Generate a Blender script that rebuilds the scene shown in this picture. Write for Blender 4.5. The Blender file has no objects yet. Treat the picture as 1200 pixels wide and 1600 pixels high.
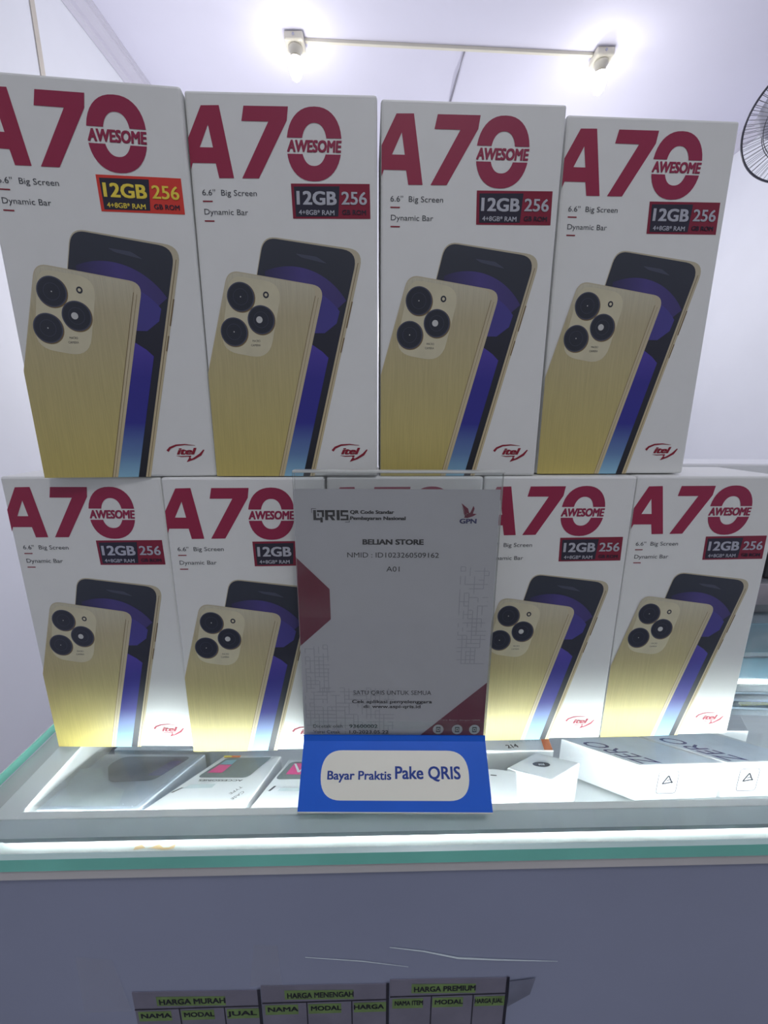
import bpy, bmesh, math, random
from mathutils import Vector, Matrix
random.seed(7)
C = bpy.context.scene.collection
SC = bpy.context.scene
# ---------------------------------------------------------------- camera, world, exposure
# all coordinates below are centimetres relative to the eye point, which is 1.20 m above the floor
EYE = 120.0
def W3(x, y, z):
    return Vector((x * .01, y * .01, (z + EYE) * .01))

cam_d = bpy.data.cameras.new('camera')
cam = bpy.data.objects.new('camera', cam_d); C.objects.link(cam); SC.camera = cam
cam_d.sensor_fit = 'HORIZONTAL'; cam_d.sensor_width = 36.0
cam_d.lens = 628.26 / 1200 * 36.0
cam_d.clip_start = 0.01; cam_d.clip_end = 50
RT = Vector((0.999991349, 0.000934089, 0.004053265))
UP = Vector((-0.0041595, 0.22456537, 0.97445015))
FW = Vector((0.0, 0.97445858, -0.22456731))
m3 = Matrix((RT, UP, -FW)).transposed().to_4x4()
m3.translation = W3(0, 0, 0)
cam.matrix_world = m3

SC.view_settings.view_transform = 'Standard'
SC.view_settings.look = 'None'
SC.view_settings.gamma = 1.0
SC.view_settings.use_curve_mapping = False
SC.view_settings.exposure = 0.08
w = bpy.data.worlds.new('shop_light'); SC.world = w; w.use_nodes = True
w.node_tree.nodes['Background'].inputs[0].default_value = (0.95, 0.97, 1.0, 1)
w.node_tree.nodes['Background'].inputs[1].default_value = 0.26
BULB_STRENGTH = 35.0
BULB_COLOR = (1.0, 0.97, 0.93)
LED_STRENGTH = 68.0
LED_COLOR = (0.93, 1.0, 1.0)

# added fill lights without fixtures: two behind the boxes, one over the customer side
for bx, by, bz, be in ((-58, 222, 45, 21.0), (105, 270, 90, 11.0), (25, -60, 140, 15.0)):
    ld = bpy.data.lights.new('fill_light', 'POINT'); ld.energy = be; ld.color = (1.0, 0.985, 0.96); ld.shadow_soft_size = .06
    lo = bpy.data.objects.new('fill_light', ld); C.objects.link(lo); lo.location = W3(bx, by, bz)

# ---------------------------------------------------------------- materials
def mat(name, col, rough=.5, metal=0.0, coat=0.0, noise=0.0, nscale=40.0, bump=0.0, spec=.5, trans=0.0):
    m = bpy.data.materials.new(name); m.use_nodes = True
    nt = m.node_tree; b = nt.nodes['Principled BSDF']
    b.inputs['Base Color'].default_value = (*col, 1)
    b.inputs['Roughness'].default_value = rough
    b.inputs['Metallic'].default_value = metal
    b.inputs['Coat Weight'].default_value = coat
    b.inputs['Coat Roughness'].default_value = 0.28
    b.inputs['Specular IOR Level'].default_value = spec
    if noise or bump:
        tc = nt.nodes.new('ShaderNodeTexCoord'); n = nt.nodes.new('ShaderNodeTexNoise')
        n.inputs['Scale'].default_value = nscale; n.inputs['Detail'].default_value = 4
        nt.links.new(tc.outputs['Object'], n.inputs['Vector'])
        if noise:
            r = nt.nodes.new('ShaderNodeValToRGB')
            r.color_ramp.elements[0].position = .3; r.color_ramp.elements[1].position = .7
            r.color_ramp.elements[0].color = (*[c * (1 - noise) for c in col], 1)
            r.color_ramp.elements[1].color = (*[min(1, c * (1 + noise)) for c in col], 1)
            nt.links.new(n.outputs['Fac'], r.inputs['Fac']); nt.links.new(r.outputs['Color'], b.inputs['Base Color'])
        if bump:
            bp = nt.nodes.new('ShaderNodeBump'); bp.inputs['Strength'].default_value = bump; bp.inputs['Distance'].default_value = .002
            nt.links.new(n.outputs['Fac'], bp.inputs['Height']); nt.links.new(bp.outputs['Normal'], b.inputs['Normal'])
    return m

def ramp_mat(name, stops, axis=2, lo=0.0, hi=.17, rough=.45, coat=.2, streak=0.0, metal=0.0):
    """printed colour that changes along one axis of the object"""
    m = bpy.data.materials.new(name); m.use_nodes = True
    nt = m.node_tree; b = nt.nodes['Principled BSDF']
    tc = nt.nodes.new('ShaderNodeTexCoord'); sp = nt.nodes.new('ShaderNodeSeparateXYZ'); mr = nt.nodes.new('ShaderNodeMapRange')
    nt.links.new(tc.outputs['Object'], sp.inputs[0]); nt.links.new(sp.outputs[axis], mr.inputs['Value'])
    mr.inputs['From Min'].default_value = lo; mr.inputs['From Max'].default_value = hi
    r = nt.nodes.new('ShaderNodeValToRGB'); cr = r.color_ramp
    while len(cr.elements) < len(stops): cr.elements.new(.5)
    for e, (p, c) in zip(cr.elements, stops): e.position = p; e.color = (*c, 1)
    nt.links.new(mr.outputs[0], r.inputs['Fac'])
    out = r.outputs['Color']
    if streak:
        mp = nt.nodes.new('ShaderNodeMapping'); mp.inputs['Scale'].default_value = (3600, 3600, 60)
        mp.inputs['Rotation'].default_value = (0, math.radians(14), 0)
        n = nt.nodes.new('ShaderNodeTexNoise'); n.inputs['Scale'].default_value = 1.0; n.inputs['Detail'].default_value = 2
        nt.links.new(tc.outputs['Object'], mp.inputs[0]); nt.links.new(mp.outputs[0], n.inputs['Vector'])
        mx = nt.nodes.new('ShaderNodeMix'); mx.data_type = 'RGBA'; mx.blend_type = 'MULTIPLY'; mx.inputs['Factor'].default_value = streak
        rr = nt.nodes.new('ShaderNodeValToRGB'); rr.color_ramp.elements[0].position = .35; rr.color_ramp.elements[1].position = .6
        rr.color_ramp.elements[0].color = (.5, .5, .5, 1)
        nt.links.new(n.outputs['Fac'], rr.inputs['Fac'])
        nt.links.new(out, mx.inputs['A']); nt.links.new(rr.outputs['Color'], mx.inputs['B']); out = mx.outputs['Result']
    nt.links.new(out, b.inputs['Base Color'])
    b.inputs['Roughness'].default_value = rough; b.inputs['Coat Weight'].default_value = coat; b.inputs['Coat Roughness'].default_value = .28
    b.inputs['Metallic'].default_value = metal
    return m

def clear_mat(name, tint=(1, 1, 1), gloss=1.0, rough=0.0, ior=1.45, haze=0.0, hazecol=(.9, .9, .95)):
    """thin clear sheet: straight-through view plus fresnel reflection (and a little haze)"""
    m = bpy.data.materials.new(name); m.use_nodes = True
    nt = m.node_tree; nt.nodes.remove(nt.nodes['Principled BSDF']); out = nt.nodes['Material Output']
    t = nt.nodes.new('ShaderNodeBsdfTransparent'); t.inputs[0].default_value = (*tint, 1)
    g = nt.nodes.new('ShaderNodeBsdfGlossy'); g.inputs['Roughness'].default_value = rough
    f = nt.nodes.new('ShaderNodeFresnel'); f.inputs[0].default_value = ior
    mul = nt.nodes.new('ShaderNodeMath'); mul.operation = 'MULTIPLY'; mul.inputs[1].default_value = gloss
    nt.links.new(f.outputs[0], mul.inputs[0])
    base = t.outputs[0]
    if haze:
        d = nt.nodes.new('ShaderNodeBsdfDiffuse'); d.inputs[0].default_value = (*hazecol, 1)
        n = nt.nodes.new('ShaderNodeTexNoise'); n.inputs['Scale'].default_value = 60; n.inputs['Detail'].default_value = 5
        tc = nt.nodes.new('ShaderNodeTexCoord'); nt.links.new(tc.outputs['Object'], n.inputs['Vector'])
        mr = nt.nodes.new('ShaderNodeMapRange'); mr.inputs['From Min'].default_value = .35; mr.inputs['From Max'].default_value = .7
        mr.inputs['To Min'].default_value = haze * .5; mr.inputs['To Max'].default_value = haze * 1.5
        nt.links.new(n.outputs['Fac'], mr.inputs['Value'])
        m1 = nt.nodes.new('ShaderNodeMixShader'); nt.links.new(mr.outputs[0], m1.inputs[0])
        nt.links.new(base, m1.inputs[1]); nt.links.new(d.outputs[0], m1.inputs[2]); base = m1.outputs[0]
    mx = nt.nodes.new('ShaderNodeMixShader')
    nt.links.new(mul.outputs[0], mx.inputs[0]); nt.links.new(base, mx.inputs[1]); nt.links.new(g.outputs[0], mx.inputs[2])
    nt.links.new(mx.outputs[0], out.inputs['Surface'])
    return m

def emit_mat(name, col, s):
    m = bpy.data.materials.new(name); m.use_nodes = True
    b = m.node_tree.nodes['Principled BSDF']
    b.inputs['Base Color'].default_value = (.8, .8, .8, 1)
    b.inputs['Emission Color'].default_value = (*col, 1); b.inputs['Emission Strength'].default_value = s
    return m

def srgb(r, g, b):
    f = lambda c: (c / 255 / 12.92) if c / 255 <= .04045 else ((c / 255 + .055) / 1.055) ** 2.4
    return (f(r), f(g), f(b))

M = {}
M['wall'] = mat('wall_paint', srgb(232, 234, 242), .7, noise=.02, nscale=3, bump=.05)
M['ceil'] = mat('ceiling_paint', srgb(226, 225, 242), .7, noise=.02, nscale=2)
M['cornice'] = mat('cornice_paint', srgb(204, 202, 216), .5, noise=.015, nscale=6)
M['seam'] = mat('seam_filler', srgb(205, 198, 188), .7, noise=.08, nscale=12)
M['floor'] = mat('floor_tile', srgb(150, 150, 158), .4, noise=.06, nscale=6)
M['carton'] = mat('carton_white', srgb(226, 228, 226), .42, coat=.2, noise=.012, nscale=90, bump=.02)
M['carton_plain'] = mat('carton_plain_white', srgb(236, 238, 242), .45, coat=.3, noise=.01, nscale=50)
M['maroon'] = ramp_mat('maroon_print', [(0, srgb(152, 22, 66)), (1, srgb(146, 24, 72))], axis=0, lo=0, hi=.085)
M['ink'] = mat('grey_ink', srgb(62, 64, 72), .5, noise=.02)
M['dark_plate'] = mat('dark_foil', srgb(38, 36, 58), .28, metal=.35, coat=.5, noise=.05)
M['plate'] = mat('maroon_foil', srgb(140, 26, 58), .3, metal=.45, coat=.5, noise=.04)
M['foil'] = mat('silver_foil', srgb(200, 202, 214), .3, metal=.75, noise=.06, nscale=300)
M['plate_glint'] = mat('red_glint_foil', srgb(226, 62, 52), .3, metal=.4, coat=.5, noise=.05)  # red reflection on the badge foil, put into its base colour
M['foil_glint'] = mat('yellow_glint_foil', srgb(250, 226, 90), .3, metal=.4, noise=.06, nscale=300)  # yellow reflection on the foil lettering, likewise coloured in
M['gold'] = ramp_mat('gold_phone_print', [(0, srgb(200, 184, 104)), (.45, srgb(190, 178, 124)), (.8, srgb(186, 176, 142)), (1, srgb(200, 196, 174))],
                     lo=0, hi=.098, streak=.22)
M['gold_edge'] = ramp_mat('gold_edge_print', [(0, srgb(205, 190, 150)), (1, srgb(188, 180, 155))], lo=0, hi=.11)
M['gold_line'] = mat('gold_dark_line', srgb(120, 100, 66), .4, coat=.3, noise=.03)
M['island'] = mat('camera_island_print', srgb(203, 197, 168), .35, coat=.4, noise=.07, nscale=80)
M['screen'] = ramp_mat('screen_print', [(0, srgb(12, 14, 30)), (.6, srgb(30, 32, 50)), (1, srgb(46, 52, 66))], lo=0, hi=.11)
M['purple_dim'] = ramp_mat('dim_purple_print', [(0, srgb(40, 40, 70)), (.5, srgb(70, 60, 128)), (1, srgb(62, 54, 112))], axis=0, lo=.028, hi=.07)
M['purple'] = mat('purple_print', srgb(64, 58, 138), .35, coat=.4, noise=.03)
M['blue'] = ramp_mat('blue_fade_print', [(0, srgb(140, 190, 214)), (.18, srgb(96, 130, 178)), (.42, srgb(40, 40, 142)), (.75, srgb(46, 40, 140)), (1, srgb(76, 62, 160))], lo=0, hi=.066)
M['lens'] = mat('lens_print', srgb(26, 32, 50), .3, coat=.5, noise=.03)
M['lens_ring'] = mat('lens_ring_print', srgb(64, 70, 92), .3, coat=.5, noise=.03)
M['lens_dot'] = mat('lens_dot_print', srgb(196, 198, 196), .35, noise=.02)
M['logo'] = mat('logo_red', srgb(140, 14, 44), .45, noise=.03)
M['ledge'] = mat('ledge_board', srgb(166, 172, 172), .5, noise=.08, nscale=24)
M['glass'] = clear_mat('counter_glass', (.95, .985, .975), gloss=.9, haze=.035)
M['glass_edge'] = mat('green_glass_edge', srgb(124, 214, 196), .18, coat=.6, noise=.12, nscale=14)
M['glass_bevel'] = mat('glass_bevel', srgb(190, 218, 214), .2, coat=.5, noise=.04, nscale=20)
M['acrylic'] = clear_mat('clear_acrylic', (.97, .98, .98), gloss=.7, ior=1.4, haze=.03)
M['acrylic_edge'] = mat('acrylic_edge', srgb(206, 210, 206), .2, coat=.5, noise=.06, nscale=60)
M['plastic_clear'] = clear_mat('clear_plastic', (.84, .9, .93), gloss=1.3, rough=.06, haze=.16, hazecol=(.75, .85, .95))
M['film'] = clear_mat('clear_film', (.95, .96, .97), gloss=1.2, rough=.1, haze=.12)
M['frame_white'] = mat('white_frame_board', srgb(240, 243, 243), .45, noise=.04, nscale=14)
M['frame_grey'] = mat('grey_channel', srgb(200, 212, 216), .4, noise=.05, nscale=20)
M['frame_beige'] = mat('beige_grey_board', srgb(206, 204, 204), .5, noise=.04, nscale=12)
M['panel'] = mat('grey_laminate', srgb(148, 155, 180), .42, noise=.05, nscale=9, bump=.03)
M['shelf'] = mat('white_shelf', srgb(225, 230, 232), .5, noise=.02, nscale=10)
M['paper'] = mat('paper', srgb(226, 225, 230), .6, noise=.012, nscale=60)
M['paper_line'] = mat('grey_pattern_ink', srgb(200, 200, 208), .6, noise=.02)
M['black_ink'] = mat('black_ink', srgb(16, 15, 20), .5, noise=.03)
M['wine'] = mat('wine_ink', srgb(134, 12, 60), .5, noise=.03)
M['violet_ink'] = mat('violet_ink', srgb(70, 66, 120), .5, noise=.05)
M['navy'] = mat('navy_ink', srgb(28, 30, 110), .5, noise=.03)
M['blue_card'] = mat('blue_card', srgb(0, 96, 216), .4, coat=.15, noise=.04, nscale=30)
M['pill'] = mat('cream_label', srgb(240, 240, 226), .5, noise=.02, nscale=40)
M['blue_ink'] = mat('blue_ink', srgb(24, 62, 150), .5, noise=.03)
M['bulb_on'] = emit_mat('lit_bulb', BULB_COLOR, BULB_STRENGTH)
M['socket'] = mat('cream_plastic', srgb(226, 222, 206), .4, noise=.02, nscale=20)
M['led'] = emit_mat('led_diffuser', LED_COLOR, LED_STRENGTH)
M['fan_wire'] = mat('dark_grey_wire', srgb(64, 64, 76), .4, noise=.05, nscale=30)
M['fan_body'] = mat('grey_fan_plastic', srgb(190, 190, 206), .4, noise=.04, nscale=20)
M['black'] = mat('black_plastic', srgb(26, 28, 34), .35, coat=.3, noise=.05, nscale=40)
M['slate'] = mat('slate_plastic', srgb(72, 80, 92), .35, coat=.5, noise=.15, nscale=40)
M['slate_light'] = mat('frosted_sleeve', srgb(186, 196, 208), .35, coat=.5, noise=.1, nscale=70)
M['window_grey'] = mat('window_grey', srgb(104, 116, 118), .25, coat=.6, noise=.14, nscale=90)
M['pink'] = mat('pink_print', srgb(214, 60, 132), .4, coat=.3, noise=.05)
M['cyan'] = mat('pale_blue_print', srgb(120, 170, 190), .4, coat=.3, noise=.05)
M['orange'] = mat('orange_print', srgb(226, 120, 60), .4, noise=.05)
M['yellow'] = mat('yellow_print', srgb(232, 214, 90), .4, noise=.05)
M['blue_grey'] = mat('blue_grey_lid', srgb(222, 230, 242), .3, coat=.5, noise=.08, nscale=50)
M['blush'] = mat('blush_plastic', srgb(206, 178, 182), .4, noise=.06, nscale=30)
M['price_paper'] = mat('worn_paper', srgb(120, 118, 134), .6, noise=.1, nscale=60)
M['marker'] = mat('green_highlighter', srgb(112, 140, 82), .6, noise=.2, nscale=80)
M['pen'] = mat('black_pen', srgb(16, 16, 34), .5, noise=.05)
M['tape'] = clear_mat('clear_tape', (1, 1, 1), gloss=.08, rough=.4, haze=.03, hazecol=(.8, .8, .88))
M['tape_dark'] = mat('grimy_tape', srgb(112, 116, 134), .35, noise=.2, nscale=60)
M['dirt'] = mat('rust_stain', srgb(176, 148, 104), .7, noise=.2, nscale=80)
M['cable'] = mat('grey_cable', srgb(150, 148, 160), .6, noise=.05)

# ---------------------------------------------------------------- builders
def link_mesh(name, me, mats, parent=None):
    o = bpy.data.objects.new(name, me); C.objects.link(o)
    if not me.materials:
        for mm in (mats if isinstance(mats, (list, tuple)) else [mats]): me.materials.append(mm)
    if parent is not None: o.parent = parent
    return o

class MB:
    """collects geometry (centimetres) into one mesh"""
    def __init__(self): self.v = []; self.f = []; self.mi = []; self.m = []
    def mat(self, m):
        if m not in self.m: self.m.append(m)
        return self.m.index(m)
    def add(self, vs, fs, m):
        k = len(self.v); i = self.mat(m)
        self.v += [tuple(v) for v in vs]
        for f in fs: self.f.append([k + a for a in f]); self.mi.append(i)
    def box(self, x0, x1, y0, y1, z0, z1, m):
        v = [(x0, y0, z0), (x1, y0, z0), (x1, y1, z0), (x0, y1, z0), (x0, y0, z1), (x1, y0, z1), (x1, y1, z1), (x0, y1, z1)]
        self.add(v, [(0, 3, 2, 1), (4, 5, 6, 7), (0, 1, 5, 4), (1, 2, 6, 5), (2, 3, 7, 6), (3, 0, 4, 7)], m)
    def poly(self, pts, y, m):
        """flat polygon in the x-z plane facing -y (counter clockwise seen from -y)"""
        a = sum(pts[i][0] * pts[(i + 1) % len(pts)][1] - pts[(i + 1) % len(pts)][0] * pts[i][1] for i in range(len(pts)))
        if a < 0: pts = pts[::-1]
        self.add([(x, y, z) for x, z in pts], [tuple(range(len(pts)))], m)
    def prism(self, quad, down, m, mside=None):
        """solid below a (nearly) planar polygon of 3-D points, thickness vector down"""
        n = len(quad); q = [Vector(p) for p in quad]; dn = Vector(down)
        self.add(q + [p + dn for p in q], [tuple(range(n))], m)
        k = len(self.v) - 2 * n; i = self.mat(mside or m)
        for a in range(n):
            b = (a + 1) % n; self.f.append([k + b, k + a, k + n + a, k + n + b]); self.mi.append(i)
        self.f.append([k + n + a for a in range(n)][::-1]); self.mi.append(i)
    def mesh(self, me, y, m):
        """append a flat text/curve mesh given in cm in the x-y plane, stood up in the x-z plane"""
        vs = [(v[0], y - (v[2] if len(v) > 2 else 0), v[1]) for v in me[0]]; self.add(vs, me[1], m)
    def tube(self, pts, r, m, seg=8, closed=False):
        pts = [Vector(p) for p in pts]; n = len(pts); vs = []; fs = []
        rr = r if isinstance(r, (list, tuple)) else [r] * n
        for i, p in enumerate(pts):
            a = pts[(i - 1) % n] if (closed or i > 0) else p; b = pts[(i + 1) % n] if (closed or i < n - 1) else p
            d = (b - a).normalized(); s = Vector((0, 0, 1)) if abs(d.z) < .9 else Vector((1, 0, 0))
            u = d.cross(s).normalized(); w_ = d.cross(u)
            for k in range(seg):
                t = 2 * math.pi * k / seg; vs.append(p + (u * math.cos(t) + w_ * math.sin(t)) * rr[i])
        for i in range(n if closed else n - 1):
            j = (i + 1) % n
            for k in range(seg):
                l = (k + 1) % seg; fs.append((i * seg + k, i * seg + l, j * seg + l, j * seg + k))
        if not closed:
            fs.append(tuple(range(seg))[::-1]); fs.append(tuple((n - 1) * seg + k for k in range(seg)))
        self.add(vs, fs, m)
    def lathe(self, prof, c, m, seg=32, axis=None):
        """profile [(r, h)...] turned about axis through c"""
        c = Vector(c); ax = Vector(axis or (0, 0, 1)).normalized()
        u = ax.orthogonal().normalized(); w_ = ax.cross(u); vs = []; fs = []
        for r, h in prof:
            for k in range(seg):
                t = 2 * math.pi * k / seg; vs.append(c + ax * h + (u * math.cos(t) + w_ * math.sin(t)) * r)
        for i in range(len(prof) - 1):
            for k in range(seg):
                l = (k + 1) % seg; fs.append((i * seg + k, i * seg + l, (i + 1) * seg + l, (i + 1) * seg + k))
        self.add(vs, fs, m)
    def build(self, name, parent=None, bevel=0, world=False, smooth=False, seg=2):
        me = bpy.data.meshes.new(name)
        off = EYE if world else 0.0
        me.from_pydata([(x * .01, y * .01, (z + off) * .01) for x, y, z in self.v], [], self.f)
        me.update()
        for mm in self.m: me.materials.append(mm)
        for p, i in zip(me.polygons, self.mi): p.material_index = i; p.use_smooth = smooth
        me.validate()
        o = link_mesh(name, me, None, parent)
        if bevel:
            b = o.modifiers.new('bevel', 'BEVEL'); b.width = bevel * .01; b.segments = seg; b.limit_method = 'ANGLE'
            b.harden_normals = False
        return o

def tag(o, label, cat, group=None):
    o['label'] = label; o['category'] = cat
    if group: o['group'] = group
    return o
def empty(name, loc=(0, 0, 0), rz=0.0, lean=0.0):
    o = bpy.data.objects.new(name, None); C.objects.link(o); o.empty_display_size = .02
    o.location = W3(*loc); o.rotation_euler = (lean, 0, rz); return o
def struct(o):
    o['kind'] = 'structure'; return o
def copy_tree(src):
    r = src.copy(); C.objects.link(r)
    for ch in list(src.children):
        c = ch.copy(); C.objects.link(c); c.parent = r; c.matrix_parent_inverse = ch.matrix_parent_inverse.copy()
        for g in list(ch.children):
            d = g.copy(); C.objects.link(d); d.parent = c
    return r

def rpoly(pts, rad, n=7):
    """rounded polygon; rad = one radius or a list"""
    out = []; N = len(pts)
    rad = rad if isinstance(rad, (list, tuple)) else [rad] * N
    for i in range(N):
        p = Vector(pts[i]); a = Vector(pts[i - 1]); b = Vector(pts[(i + 1) % N]); r = rad[i]
        if r <= 0: out.append(tuple(p)); continue
        da = (a - p).normalized(); db = (b - p).normalized()
        for k in range(n + 1):
            t = k / n; q = (p + da * r) * (1 - t) ** 2 + p * 2 * t * (1 - t) + (p + db * r) * t * t
            out.append(tuple(q))
    return out
def ell(cx, cz, rx, rz=None, n=32, shear=0.0, e=2.0, a0=0.0, a1=2 * math.pi, close=True):
    rz = rz or rx; o = []
    for k in range(n + (0 if close else 1)):
        t = a0 + (a1 - a0) * k / n; c, s = math.cos(t), math.sin(t)
        x = rx * math.copysign(abs(c) ** (2 / e), c); z = rz * math.copysign(abs(s) ** (2 / e), s)
        o.append((cx + x + shear * z, cz + z))
    return o

def text_mesh(s, bold=0.0, shear=0.0, space=1.0):
    cu = bpy.data.curves.new('lettering', 'FONT'); cu.body = s; cu.size = 1.0; cu.offset = bold; cu.shear = shear
    cu.space_character = space; cu.resolution_u = 3
    o = bpy.data.objects.new('lettering', cu); C.objects.link(o)
    dg = bpy.context.evaluated_depsgraph_get()
    me = bpy.data.meshes.new_from_object(o.evaluated_get(dg))
    vs = [(v.co.x, v.co.y) for v in me.vertices]; fs = [tuple(p.vertices) for p in me.polygons]
    bpy.data.objects.remove(o); bpy.data.curves.remove(cu); bpy.data.meshes.remove(me)
    return vs, fs
_cap = []
def fit(s, x0, x1, z0, z1, bold=0.0, shear=0.0, space=1.0):
    """lettering fitted between x0..x1 with baseline z0 and capital height up to z1 (cm); points are (x, z, tiny lift)"""
    if not _cap:
        v, _ = text_mesh('H'); _cap.extend((min(p[1] for p in v), max(p[1] for p in v)))
    c0, c1 = _cap; b_ = bold * 1.6
    vs, fs = text_mesh(s, 0.0, shear, space)
    a, b = min(p[0] for p in vs) - b_, max(p[0] for p in vs) + b_
    kx = (x1 - x0) / (b - a); kz = (z1 - z0) / (c1 - c0 + 2 * b_ * .6)
    V = []; F = []
    for n, (dx, dz) in enumerate([(0, 0)] if not bold else [(-b_, -b_ * .6), (b_, -b_ * .6), (-b_, b_ * .6), (b_, b_ * .6), (0, 0), (-b_, 0), (b_, 0)]):
        k = len(V); V += [(x0 + (p[0] + dx - a) * kx, z0 + (p[1] + dz - c0 + b_ * .6) * kz, n * .0012) for p in vs]
        F += [tuple(k + i for i in f) for f in fs]
    return V, F

def stroke(pts, ws):
    """flat tapered pen stroke polygon through points"""
    L = []; R = []
    P = [Vector(p) for p in pts]
    for i, p in enumerate(P):
        d = (P[min(i + 1, len(P) - 1)] - P[max(i - 1, 0)]).normalized(); n = Vector((-d.y, d.x)); L.append(p + n * ws[i] / 2); R.append(p - n * ws[i] / 2)
    return L, R
def add_stroke(mb, pts, ws, y, m):
    if not isinstance(ws, (list, tuple)): ws = [ws] * len(pts)
    L, R = stroke(pts, ws)
    for i in range(len(pts) - 1):
        mb.poly([tuple(L[i]), tuple(L[i + 1]), tuple(R[i + 1]), tuple(R[i])], y, m)

# ---------------------------------------------------------------- room shell
XL, XR, YB, YF, ZC, ZF = -125.0, 213.0, 319.0, -190.0, 165.0, -EYE
def wall(name, x0, x1, y0, y1, z0, z1, m):
    b = MB(); b.box(x0, x1, y0, y1, z0, z1, m); return struct(b.build(name, world=True))
wall('floor', XL - 10, XR + 10, YF, YB + 10, ZF - 10, ZF, M['floor'])
wall('ceiling', XL - 10, XR + 10, YF, YB + 10, ZC, ZC + 10, M['ceil'])
wall('wall_left', XL - 10, XL, YF, YB, ZF, ZC, M['wall'])
wall('wall_right', XR, XR + 10, YF, YB, ZF, ZC, M['wall'])
wall('wall_back', XL - 10, XR + 10, YB, YB + 10, ZF, ZC, M['wall'])
# cornice along the left wall (stepped moulding), slim one on the right
def profile_run(name, prof, y0, y1, m):
    b = MB(); n = len(prof)
    vs = [(x, y0, z) for x, z in prof] + [(x, y1, z) for x, z in prof]
    fs = [(i, (i + 1) % n, n + (i + 1) % n, n + i) for i in range(n)] + [tuple(range(n))[::-1], tuple(range(n, 2 * n))]
    b.add(vs, fs, m); return struct(b.build(name, world=True))
profile_run('trim_1', [(XL, 165), (XL, 156.5), (XL + .5, 156.3), (XL + .9, 157), (XL + 1.3, 157.8), (XL + 2.0, 158.2), (XL + 2.2, 160), (XL + 3.4, 162.2),
                       (XL + 4.2, 163.0), (XL + 4.3, 163.6), (XL + 5.0, 163.7), (XL + 5.2, 164.3), (XL + 6, 164.4), (XL + 6, 165)], YF, YB, M['cornice'])
profile_run('trim_2', [(XR, 165), (XR - 5.5, 165), (XR - 5.3, 164.2), (XR - 4, 163.6), (XR - 2.4, 161.5), (XR - 1.6, 159.4), (XR - .8, 158.6), (XR, 158.4)], YF, YB, M['cornice'])
b = MB(); b.box(XL, XL + .35, 177.2, 179.4, ZF, 156.4, M['seam']); struct(b.build('trim_3', world=True))

# ---------------------------------------------------------------- counter
CA = math.radians(1.385)
def cf(u, v, z=0.0):
    return (-22.1 + u * math.cos(CA) - v * math.sin(CA), 14.5 + u * math.sin(CA) + v * math.cos(CA), z)
class CB(MB):
    """boxes in counter coordinates: u along the front, v into the depth, z up (eye = 0)"""
    def cbox(self, u0, u1, v0, v1, z0, z1, m):
        k = len(self.v); self.box(u0, u1, v0, v1, z0, z1, m)
        for i in range(k, len(self.v)): x, y, z = self.v[i]; self.v[i] = cf(x, y, z)
ZT = -20.015            # top of the glass
UW, VD = 86.0, 44.0
counter = empty('display_counter', cf(43, 22, ZF))
tag(counter, 'glass-topped shop display counter with grey laminate front and lit white inside', 'display counter')
inv = counter
def cpart(cb, name, bevel=0):
    o = cb.build(name, world=True, bevel=bevel); o.parent = counter
    o.matrix_parent_inverse = Matrix.Translation(-counter.location); return o
c = CB(); c.cbox(.15, UW, .35, .95, ZF + .2, -21.55, M['panel']); cpart(c, 'front_panel', .1)
c = CB(); c.cbox(.15, .95, .95, VD - .6, ZF + .2, -21.55, M['panel']); cpart(c, 'side_panel', .1)
c = CB(); c.cbox(UW - .8, UW, .95, VD - .6, ZF + .2, -21.55, M['panel']); cpart(c, 'side_panel', .1)
c = CB(); c.cbox(.15, UW, VD - .6, VD, ZF + .2, -21.0, M['panel']); cpart(c, 'back_panel', .1)
c = CB(); c.cbox(.05, UW, .12, .62, -21.55, -20.83, M['frame_beige']); cpart(c, 'front_rail', .06)
c = CB(); c.cbox(1.0, UW - .9, .96, 3.1, -22.4, -22.2, M['ledge'])
c.add([cf(9 + i * .3, 2.1 + .12 * math.sin(i * 2), -22.19) for i in range(8)] + [cf(11.1 - i * .3, 1.97 - .05 * math.sin(i), -22.19) for i in range(8)],
      [tuple(range(16))[::-1]], M['dirt'])
cpart(c, 'front_ledge')
c = CB(); c.cbox(1.2, UW, 1.62, 2.62, -21.12, -20.9, M['frame_grey']); cpart(c, 'light_channel')
c = CB(); c.cbox(2.5, UW, 2.62, 3.05, -21.15, -20.86, M['frame_white']); cpart(c, 'channel_lip', .03)
c = CB(); c.cbox(.05, 1.2, .62, VD - .6, -21.5, -20.85, M['frame_beige']); cpart(c, 'side_ledge')
c = CB(); c.cbox(1.2, 2.6, 2.62, VD - .6, -21.1, -20.85, M['frame_white']); cpart(c, 'side_board', .03)
c = CB(); c.cbox(2.2, UW - 2, 2.15, 2.55, -21.85, -21.13, M['frame_white']); cpart(c, 'led_housing')
c = CB(); c.cbox(2.2, UW - 2, 2.56, 2.66, -21.83, -21.42, M['led']); cpart(c, 'led_tube')
# inner shelf sloping down towards the back, plus white inner walls
c = CB(); a = [cf(.95, .95, -25.2), cf(UW - .8, .95, -25.2), cf(UW - .8, VD - .6, -38.0), cf(.95, VD - .6, -38.0)]
c.prism(a, (0, 0, -.6), M['shelf']); cpart(c, 'inner_shelf')
c = CB(); c.cbox(.96, 1.12, .96, VD - .62, -25.3, -21.5, M['frame_white']); cpart(c, 'inner_wall')
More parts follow.
